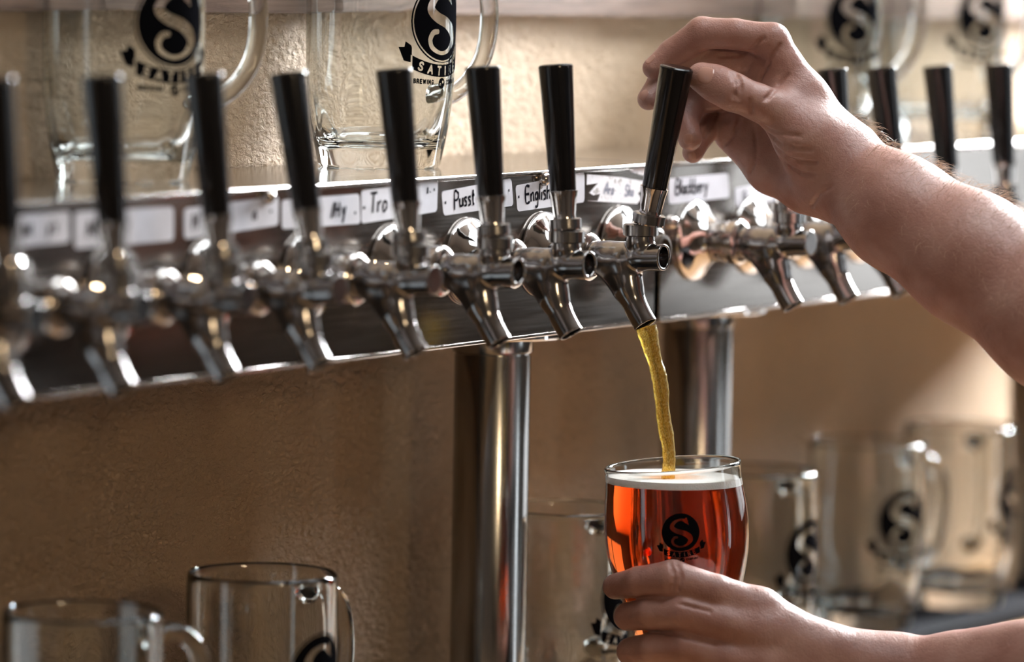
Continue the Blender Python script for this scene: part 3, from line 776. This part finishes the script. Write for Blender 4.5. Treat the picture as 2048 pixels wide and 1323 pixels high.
mt = bpy.data.materials.new('amber_beer'); mt.use_nodes = True; nt = mt.node_tree; nt.nodes.remove(nt.nodes['Principled BSDF'])
g = N(nt, 'ShaderNodeBsdfGlass'); g.inputs['IOR'].default_value = 1.34; g.inputs['Roughness'].default_value = .0
va = N(nt, 'ShaderNodeVolumeAbsorption'); va.inputs['Color'].default_value = (.977, .46, .0, 1); va.inputs['Density'].default_value = 60
nt.links.new(g.outputs[0], nt.nodes['Material Output'].inputs['Surface']); vs_ = N(nt, 'ShaderNodeVolumeScatter'); vs_.inputs['Color'].default_value = (1, .38, .06, 1); vs_.inputs['Density'].default_value = 2.5; vs_.inputs['Anisotropy'].default_value = .5
av = N(nt, 'ShaderNodeAddShader'); nt.links.new(va.outputs[0], av.inputs[0]); nt.links.new(vs_.outputs[0], av.inputs[1])
nt.links.new(av.outputs[0], nt.nodes['Material Output'].inputs['Volume'])
M['beer'] = mt
mt, nt, b = new_mat('beer_foam'); b.inputs['Roughness'].default_value = .75
vo = N(nt, 'ShaderNodeTexVoronoi', i_Scale=700.0); oc = objcoord(nt); nt.links.new(oc, vo.inputs['Vector']); bump(nt, b, vo.outputs['Distance'], .35, .0006)
ln = N(nt, 'ShaderNodeVectorMath', operation='LENGTH'); nt.links.new(oc, ln.inputs[0])
no = N(nt, 'ShaderNodeTexNoise', i_Scale=55.0, i_Detail=3.0); nt.links.new(oc, no.inputs['Vector'])
ma = N(nt, 'ShaderNodeMath', operation='MULTIPLY_ADD'); nt.links.new(no.outputs['Fac'], ma.inputs[0]); ma.inputs[1].default_value = .022; nt.links.new(ln.outputs['Value'], ma.inputs[2])
nt.links.new(ramp(nt, ma.outputs[0], [(.018, (.58, .27, .11)), (.029, (.72, .50, .36)), (.040, (.95, .92, .88))]), b.inputs['Base Color'])
M['foam'] = mt
bt = empty('beer', (GM @ Vector((0, 0, .0132))), 'amber beer filling the hand-held glass, with a thin white head', 'beer')
inv = Matrix.Translation(-bt.location)
bm = liquid('beer_body', None, z_beer, .0003); bm.transform(inv)
link('beer_body', bm_mesh('beer_body', bm, 40), M['beer'], bt)
SURF = Vector((GM @ Vector((0, 0, HG-.0135)))); SURF.z = z_top
hit = Vector((SURF.x, SURF.y+.0045, z_top))                   # where the stream lands
def foam_top(bm, ed, zc):
    f = bmesh.ops.edgeloop_fill(bm, edges=ed)['faces']
    r = bmesh.ops.poke(bm, faces=f)
    fs = r['faces']; bmesh.ops.subdivide_edges(bm, edges=list({e for q in fs for e in q.edges if not e.is_boundary and any(abs((v.co-SURF).length) < .004 for v in e.verts)}), cuts=14, use_grid_fill=False)
    for v in bm.verts:
        d = math.hypot(v.co.x-hit.x, v.co.y-hit.y)
        if abs(v.co.z-zc) < 1e-5 and d < .036: v.co.z -= .0022*math.exp(-(d/.016)**2) - .0007*math.cos(d*900)*math.exp(-d/.02)
bm = liquid('foam', z_beer+.0001, z_top, .0002, foam_top)
bm.transform(Matrix.Translation(-hit))
fo = link('foam', bm_mesh('foam', bm, 60), M['foam'], bt); fo.location = hit-bt.location
fo['label'] = 'thin white foam, amber where the stream lands'
# stream
mt, nt, b = new_mat('pouring_beer'); oc = objcoord(nt, (1, 1, .45))
no = N(nt, 'ShaderNodeTexNoise', i_Scale=1500.0, i_Detail=3.0); nt.links.new(oc, no.inputs['Vector'])
nt.links.new(ramp(nt, no.outputs['Fac'], [(.36, (.50, .27, .015)), (.5, (.78, .52, .07)), (.66, (.97, .85, .42))]), b.inputs['Base Color'])
b.inputs['Roughness'].default_value = .12; b.inputs['Transmission Weight'].default_value = .82; b.inputs['IOR'].default_value = 1.34
bump(nt, b, no.outputs['Fac'], .5, .0006)
M['stream'] = mt
tp = TAPS[7].matrix_basis @ Vector((0, -.0818, -.0438))
A0 = np.array(tp)+np.array((0, -.0006, -.0012)); A1 = np.array((hit.x, hit.y, z_top-.0030)); pts, rad = [], []
for i in range(41):
    s_ = i/40; drop = s_
    out = 1-(1-s_)**1.9
    p_ = A0+(A1-A0)*np.array((out, out, drop))
    p_ += np.array((.0009*math.sin(s_*9+.5), .0011*math.sin(s_*13), 0))*min(1, s_*5)*(1-s_*.5)
    pts.append(tuple(p_)); rad.append((.0070-.0014*min(1, s_/.18)-.0013*s_)*(1+.05*math.sin(s_*21)+.03*math.sin(s_*47)))
bm = tube_bm(pts, rad, 28)
for v in bm.verts:
    v.co.x += .00022*math.sin(v.co.z*900+v.co.y*700); v.co.y += .00022*math.sin(v.co.z*1100+1)
bo = Vector(pts[-1]); bm.transform(Matrix.Translation(-bo))
st = link('beer_stream', bm_mesh('beer_stream', bm, 60), M['stream']); st.location = bo
tag(st, 'golden stream of beer falling from the open tap into the glass', 'beer stream')

# ------------------------------------------------------------------ the person pouring
px = lambda P: (W(P[0], P[1], P[2]), P[3]*mm)
class Limb(SDF):
    def chain(s, pts, k, sq=None):
        for a, b_ in zip(pts, pts[1:]):
            (p, r1), (q, r2) = px(a), px(b_); s.add(p, q, r1, r2, k*mm, sq)
    def hit(s, x, y, a=-90, b_=110):
        """first surface point seen along the sight line of pixel x, y"""
        for dz in np.arange(a, b_, .4):
            p = W(x, y, dz); i = np.round((p-s.lo)/s.h).astype(int)
            if np.all(i >= 0) and np.all(i < s.n) and s.D[tuple(i)] < 0: return p
        return None
    def crease(s, pts, r=1.3, k=1.3, depth=.8):
        q = catmull(np.array(pts, float), 4); P_ = [s.hit(*p) for p in q]
        for a, b_ in zip(P_, P_[1:]):
            if a is None or b_ is None or np.linalg.norm(a-b_) > .012: continue
            o = _f*(-(r*.5-depth)*mm); s.cut(a+o, b_+o, r*mm, r*mm, k*mm)
def limb_box(joints, h, pad=.006):
    P_ = np.array([px(j)[0] for j in joints]); R = np.array([j[3] for j in joints])*mm
    return Limb((P_-R[:, None]).min(0)-pad, (P_+R[:, None]).max(0)+pad, h)
# right hand and forearm: (pixel x, pixel y, mm beyond the pulled handle, radius mm)
thumb = [(1403,154,-14,9.8),(1432,167,-17,11.0),(1466,184,-22,11.6),(1515,204,-18,11.0),(1562,226,-10,13.5)]
index_ = [(1545,80,4,11.0),(1470,68,8,10.2),(1404,66,14,10.8),(1345,105,18,9.2),(1306,136,16,7.2)]
middle = [(1520,112,25,11.0),(1395,128,28,10.5),(1322,165,25,9.0),(1297,198,17,7.6)]
ring_ = [(1488,182,36,11.0),(1386,198,38,10.8),(1368,243,29,9.6),(1380,277,20,8.2)]
pinky = [(1475,245,42,11.0),(1432,236,52,9.4),(1402,272,42,8.4),(1386,304,30,7.4)]
wrist = (1685,338,4,28.0)
fore = [wrist,(1795,424,-20,34.5),(1940,515,-45,40.0),(2120,640,-80,44.0),(2345,790,-120,45.0)]
RA = limb_box(thumb+index_+middle+ring_+pinky+fore, .0012)
RA.chain(fore, 20)
for pts, k in (([(1545,80,4,10.5),(1612,196,4,14),(1672,300,4,24)], 12), ([(1520,112,28,11),(1600,235,22,15),(1680,322,10,24)], 12),
               ([(1490,178,44,11),(1575,275,34,15),(1670,340,14,22)], 12), ([(1478,238,52,11.5),(1548,318,40,14),(1655,366,16,20)], 12),
               ([(1462,270,50,11.5),(1545,338,38,15),(1612,372,22,16),(1668,372,8,23)], 10),
               ([(1562,226,-10,13.5),(1612,275,-8,19),(1668,335,0,26)], 14), ([(1530,150,20,12),(1585,205,4,13)], 12)):
    RA.chain(pts, k)
RA.chain(thumb[::-1], 7)
for fg in (index_, middle, ring_, pinky):
    RA.chain(fg[:2], 5); RA.chain(fg[1:], 2.2)
for cr in ([(1472,146),(1482,168),(1478,198)], [(1463,144),(1471,166),(1466,196)], [(1480,238),(1466,270),(1436,302)], [(1528,76),(1490,106),(1440,112)],
           [(1512,242),(1545,262),(1600,272)], [(1528,262),(1570,290),(1622,300)], [(1538,285),(1582,318),(1632,326)], [(1548,308),(1590,340),(1628,350)],
           [(1624,412),(1640,388),(1664,372)], [(1500,200),(1512,300),(1500,345)], [(1560,90),(1530,140),(1518,165)], [(1575,150),(1545,185),(1530,200)], [(1434,222),(1424,245),(1408,272)]):
    RA.crease(cr)
# left hand and forearm round the glass
L_index = [(1231,1172,-27,8.6),(1278,1163,-46,10.2),(1345,1157,-57,12.4),(1432,1186,-58,12.4),(1518,1220,-54,14.6)]
L_mid = [(1256,1232,-34,9.6),(1302,1226,-50,10.8),(1368,1225,-61,12.2),(1450,1246,-64,12.2),(1532,1266,-62,14.4)]
L_ring = [(1261,1302,-30,9.4),(1306,1296,-47,10.9),(1372,1293,-59,12.0),(1455,1316,-64,12),(1536,1328,-64,14)]
L_pink = [(1286,1370,-26,8.0),(1322,1366,-40,9.0),(1378,1364,-52,10.6),(1540,1388,-58,13)]
L_thumb = [(1640,1320,-28,17),(1560,1296,14,13),(1478,1284,50,11),(1420,1272,57,10),(1376,1262,57,8.6)]
L_fore = [(1795,1350,-48,25.0),(1935,1362,-62,29.5),(2048,1354,-78,33.0),(2180,1348,-110,39.0),(2330,1345,-150,44.0)]
LA = limb_box(L_index+L_mid+L_ring+L_pink+L_thumb+L_fore, .0012)
LA.chain(L_fore, 20)
for fg, w_ in ((L_index, (1790,1342,-48,24)), (L_mid, (1785,1350,-48,24)), (L_ring, (1785,1358,-48,23)), (L_pink, (1785,1366,-46,22))):
    LA.chain([fg[-1], ((fg[-1][0]*.55+w_[0]*.45), (fg[-1][1]*.55+w_[1]*.45)+(28 if fg is L_index else 12), -54, 18), w_], 10)
LA.chain(L_thumb[:2], 12); LA.chain(L_thumb[1:], 4)
for fg in (L_index, L_mid, L_ring, L_pink):
    LA.chain(fg[::-1][:2], 6); LA.chain(fg[::-1][1:], 2.0)
for cr in ([(1352,1122),(1362,1150),(1356,1180)], [(1340,1122),(1348,1150),(1344,1182)], [(1240,1203),(1300,1195),(1420,1222)], [(1270,1268),(1320,1264),(1430,1288)]):
    LA.crease(cr, 1.0, 1.6, .5)
# head, neck (skin in the same body mesh) and a shirt; the person stands just outside the picture
SH_R, SH_L = np.array((1.03, -.66, .06)), np.array((.70, -.70, .04)); EL_R, EL_L = px(fore[-1])[0], px(L_fore[-1])[0]
HC = np.array((.87, -.66, .32))
HD = SDF(HC-np.array((.12, .14, .24)), HC+np.array((.12, .15, .15)), .004)
def hd(a, b_, r1, r2, k=.02): HD.add(HC+np.array(a), HC+np.array(b_), r1, r2, k)
hd((0,-.02,.035), (0,.012,.03), .082, .078); hd((0,.02,0), (0,.045,-.075), .068, .046, .03); hd((0,-.03,-.05), (0,-.02,-.22), .056, .062, .03)
hd((0,.088,.012), (0,.108,-.022), .010, .014, .012); hd((-.036,.078,-.062), (.036,.078,-.062), .008, .008, .012); hd((-.05,.07,.03), (.05,.07,.03), .014, .014, .02)
for sx in (-1, 1):
    hd((sx*.078,0,.02), (sx*.080,-.004,-.025), .014, .010, .008)
    HD.cut(HC+np.array((sx*.034,.104,.012)), HC+np.array((sx*.034,.104,.010)), .014, .014, .012); hd((sx*.034,.076,.010), (sx*.034,.077,.010), .013, .013, .003)
V1, F1 = RA.mesh(); V2, F2 = LA.mesh(); V3, F3 = HD.mesh()
origin = np.array((.87, -.72, -1.4))
per = np_mesh('person', np.concatenate([V1, V2, V3])-origin, np.concatenate([F1, F2+len(V1), F3+len(V1)+len(V2)]))
person = link('person', per, M['skin'], None, origin)
tag(person, 'person in a dark shirt pulling the tap and holding the glass with bare hands', 'person')
TS = SDF((.55, -1.0, -.62), (1.2, -.36, .20), .007)
def ts(a, b_, r1, r2, k=.05, sq=None): TS.add(np.array(a), np.array(b_), r1, r2, k, sq)
flat = (np.array((0, 1., 0)), 1.35)
ts((.81,-.72,-.02), (.93,-.72,-.02), .13, .13, .05, flat); ts((.87,-.72,-.05), (.87,-.72,-.58), .165, .165, .08, flat); ts((.87,-.69,.05), (.87,-.68,.12), .085, .072, .05)
ts(SH_R, (SH_R*.4+EL_R*.6), .075, .062); ts(SH_R*.4+EL_R*.6, EL_R*.97+px(fore[-2])[0]*.03, .062, .057, .02); ts(SH_L, SH_L*.4+EL_L*.6, .075, .062); ts(SH_L*.4+EL_L*.6, EL_L*.97+px(L_fore[-2])[0]*.03, .062, .057, .02)
ts((.81,-.72,-.02), SH_L, .10, .085, .06); ts((.93,-.72,-.02), SH_R, .10, .085, .06)
V, F = TS.mesh(); shirt = link('shirt', np_mesh('shirt', V-origin, F), M['shirt'], person)
LG = SDF((.62, -1.0, -1.40), (1.12, -.5, -.45), .010)
for sx in (-.09, .09):
    LG.add(np.array((.87+sx, -.73, -.50)), np.array((.87+sx, -.73, -.92)), .105, .075, .05); LG.add(np.array((.87+sx, -.73, -.92)), np.array((.87+sx, -.74, -1.33)), .075, .06, .02)
    LG.add(np.array((.87+sx, -.75, -1.35)), np.array((.87+sx, -.60, -1.37)), .045, .035, .02)
LG.D = np.maximum(LG.D, (LG.lo[2]+LG.h*np.arange(LG.n[2]))[None, None, :]*-1-1.399)
V, F = LG.mesh(); link('trousers', np_mesh('trousers', V-origin, F), M['shirt'], person)
HR_ = SDF(HC-np.array((.11, .13, .06)), HC+np.array((.11, .11, .15)), .005)
HR_.add(HC+np.array((0,-.026,.045)), HC+np.array((0,.006,.048)), .086, .081, .01); HR_.cut(HC+np.array((0,.11,-.02)), HC+np.array((0,.10,.02)), .07, .06, .01)
V, F = HR_.mesh(); link('head_hair', np_mesh('head_hair', V-origin, F), simple('dark_brown_hair', (.05, .03, .02), .5), person)
# fingernails laid on the finger surface
def nail(L, x, y, along, ln, wd):
    p0 = L.hit(x, y)
    if p0 is None: return
    n0 = L.grad(p0[None])[0]; a = W(x+along[0], y+along[1], 0)-W(x, y, 0); a -= n0*(a@n0); a /= np.linalg.norm(a); c = np.cross(n0, a)
    nu, nv = 13, 11; V, F = [], []
    for i in range(nu):
        for j in range(nv):
            s_, t_ = i/(nu-1)*2-1, j/(nv-1)*2-1
            s2_, t2_ = s_*math.sqrt(1-t_*t_*.46), t_*math.sqrt(1-s_*s_*.46)
            p = p0+a*(s2_*ln*.5*mm)+c*(t2_*wd*.5*mm)
            for _ in range(5):
                ii = np.clip(np.round((p-L.lo)/L.h).astype(int), 1, L.n-2); d_ = float(L.D[tuple(ii)]); cell = (p-(L.lo+ii*L.h)); g_ = L.grad(p[None])[0]
                p = p-g_*(d_+cell@g_)
            edge = max(abs(s_), abs(t_)); V.append(p+L.grad(p[None])[0]*(.00022 if edge < .99 else -.0003)-origin)
    for i in range(nu-1):
        for j in range(nv-1): F.append((i*nv+j, i*nv+j+1, (i+1)*nv+j+1, (i+1)*nv+j))
    link('fingernail', np_mesh('fingernail', V, F), M['nail'], person)
nail(RA, 1411, 150, (-30, -11), 12.5, 15.5); nail(RA, 1288, 190, (-8, 14), 9, 7); nail(RA, 1376, 278, (1, 10), 8.5, 8); nail(RA, 1300, 118, (-14, 14), 9, 7); nail(RA, 1384, 312, (1, 10), 6.5, 6.5)
# hair on the forearm and on the backs of the fingers
def arm_hair(L, V, n, test, seed, length=(.005, .013)):
    r_ = np.random.default_rng(seed); idx = r_.choice(len(V), min(len(V), n*14), replace=False); P_ = V[idx]; G_ = L.grad(P_); out = 0; VV, FF = [], []
    for p, g_ in zip(P_, G_):
        d_ = p-CAM; z = d_@_f; X, Y = 1024+FPX*(d_@_r)/z, 661.5-FPX*(d_@_u)/z
        if not test(X, Y, g_, r_): continue
        t_ = _r*.6-_u*.55; t_ = t_+r_.normal(0, .45, 3)
        t_ -= g_*(t_@g_); t_ /= np.linalg.norm(t_)+1e-9; ln = r_.uniform(*length); side = np.cross(g_, t_)*r_.normal(0, .35)
        base_ = len(VV); th = .00011
        for k in range(5):
            u_ = k/4; c_ = p-g_*.0003+g_*ln*(.95*u_-.40*u_*u_)+t_*ln*(.35*u_+.5*u_*u_)+side*ln*u_*u_
            rr = th*(1-.75*u_)
            for q in range(3):
                a_ = q*2.094; VV.append(c_+(side*0+np.cross(t_, g_))*rr*math.cos(a_)+g_*rr*math.sin(a_)-origin)
        for k in range(4):
            for q in range(3):
                a_, b_ = base_+k*3+q, base_+k*3+(q+1) % 3; FF.append((a_, b_, b_+3, a_+3))
        out += 1
        if out >= n: break
    return VV, FF
def t_fore(X, Y, g_, r_):
    if X < 1690 or X > 2120: return False
    up_ = g_@_u; return up_ > .05 and r_.random() < .25+.6*max(up_, 0)+.3*max((X-1750)/300, 0)
VV, FF = arm_hair(RA, V1, 1600, t_fore, 3)
hv, hf = arm_hair(RA, V1, 60, lambda X, Y, g_, r_: 1400 < X < 1540 and g_@_u > .6, 5, (.003, .006))
FF += [tuple(i+len(VV) for i in f) for f in hf]; VV += hv
ah = link('arm_hair', np_mesh('arm_hair', VV, FF), M['hair'], person); tag(ah, kind='stuff')

# ------------------------------------------------------------------ warm pendant lamp of the bar room
lp = empty('pendant_lamp', (-.55, -1.85, .45), 'round glowing pendant globe lamp hanging in the bar room', 'lamp')
lathe('globe', [(0, -.11)]+[(.11*math.sin(t_*PI/16), -.11*math.cos(t_*PI/16)) for t_ in range(1, 16)]+[(0, .11)], emit('warm_globe', (1.0, .75, .46), LAMP_WARM), lp, 32)
lathe('lamp_cap', [(0, .1102), (.045, .1102), (.04, .13), (.012, .139), (0, .139)], M['frame'], lp, 48)
lathe('cord', [(0, .1395), (.004, .1395), (.004, 1.249), (0, 1.249)], M['frame'], lp, 8)
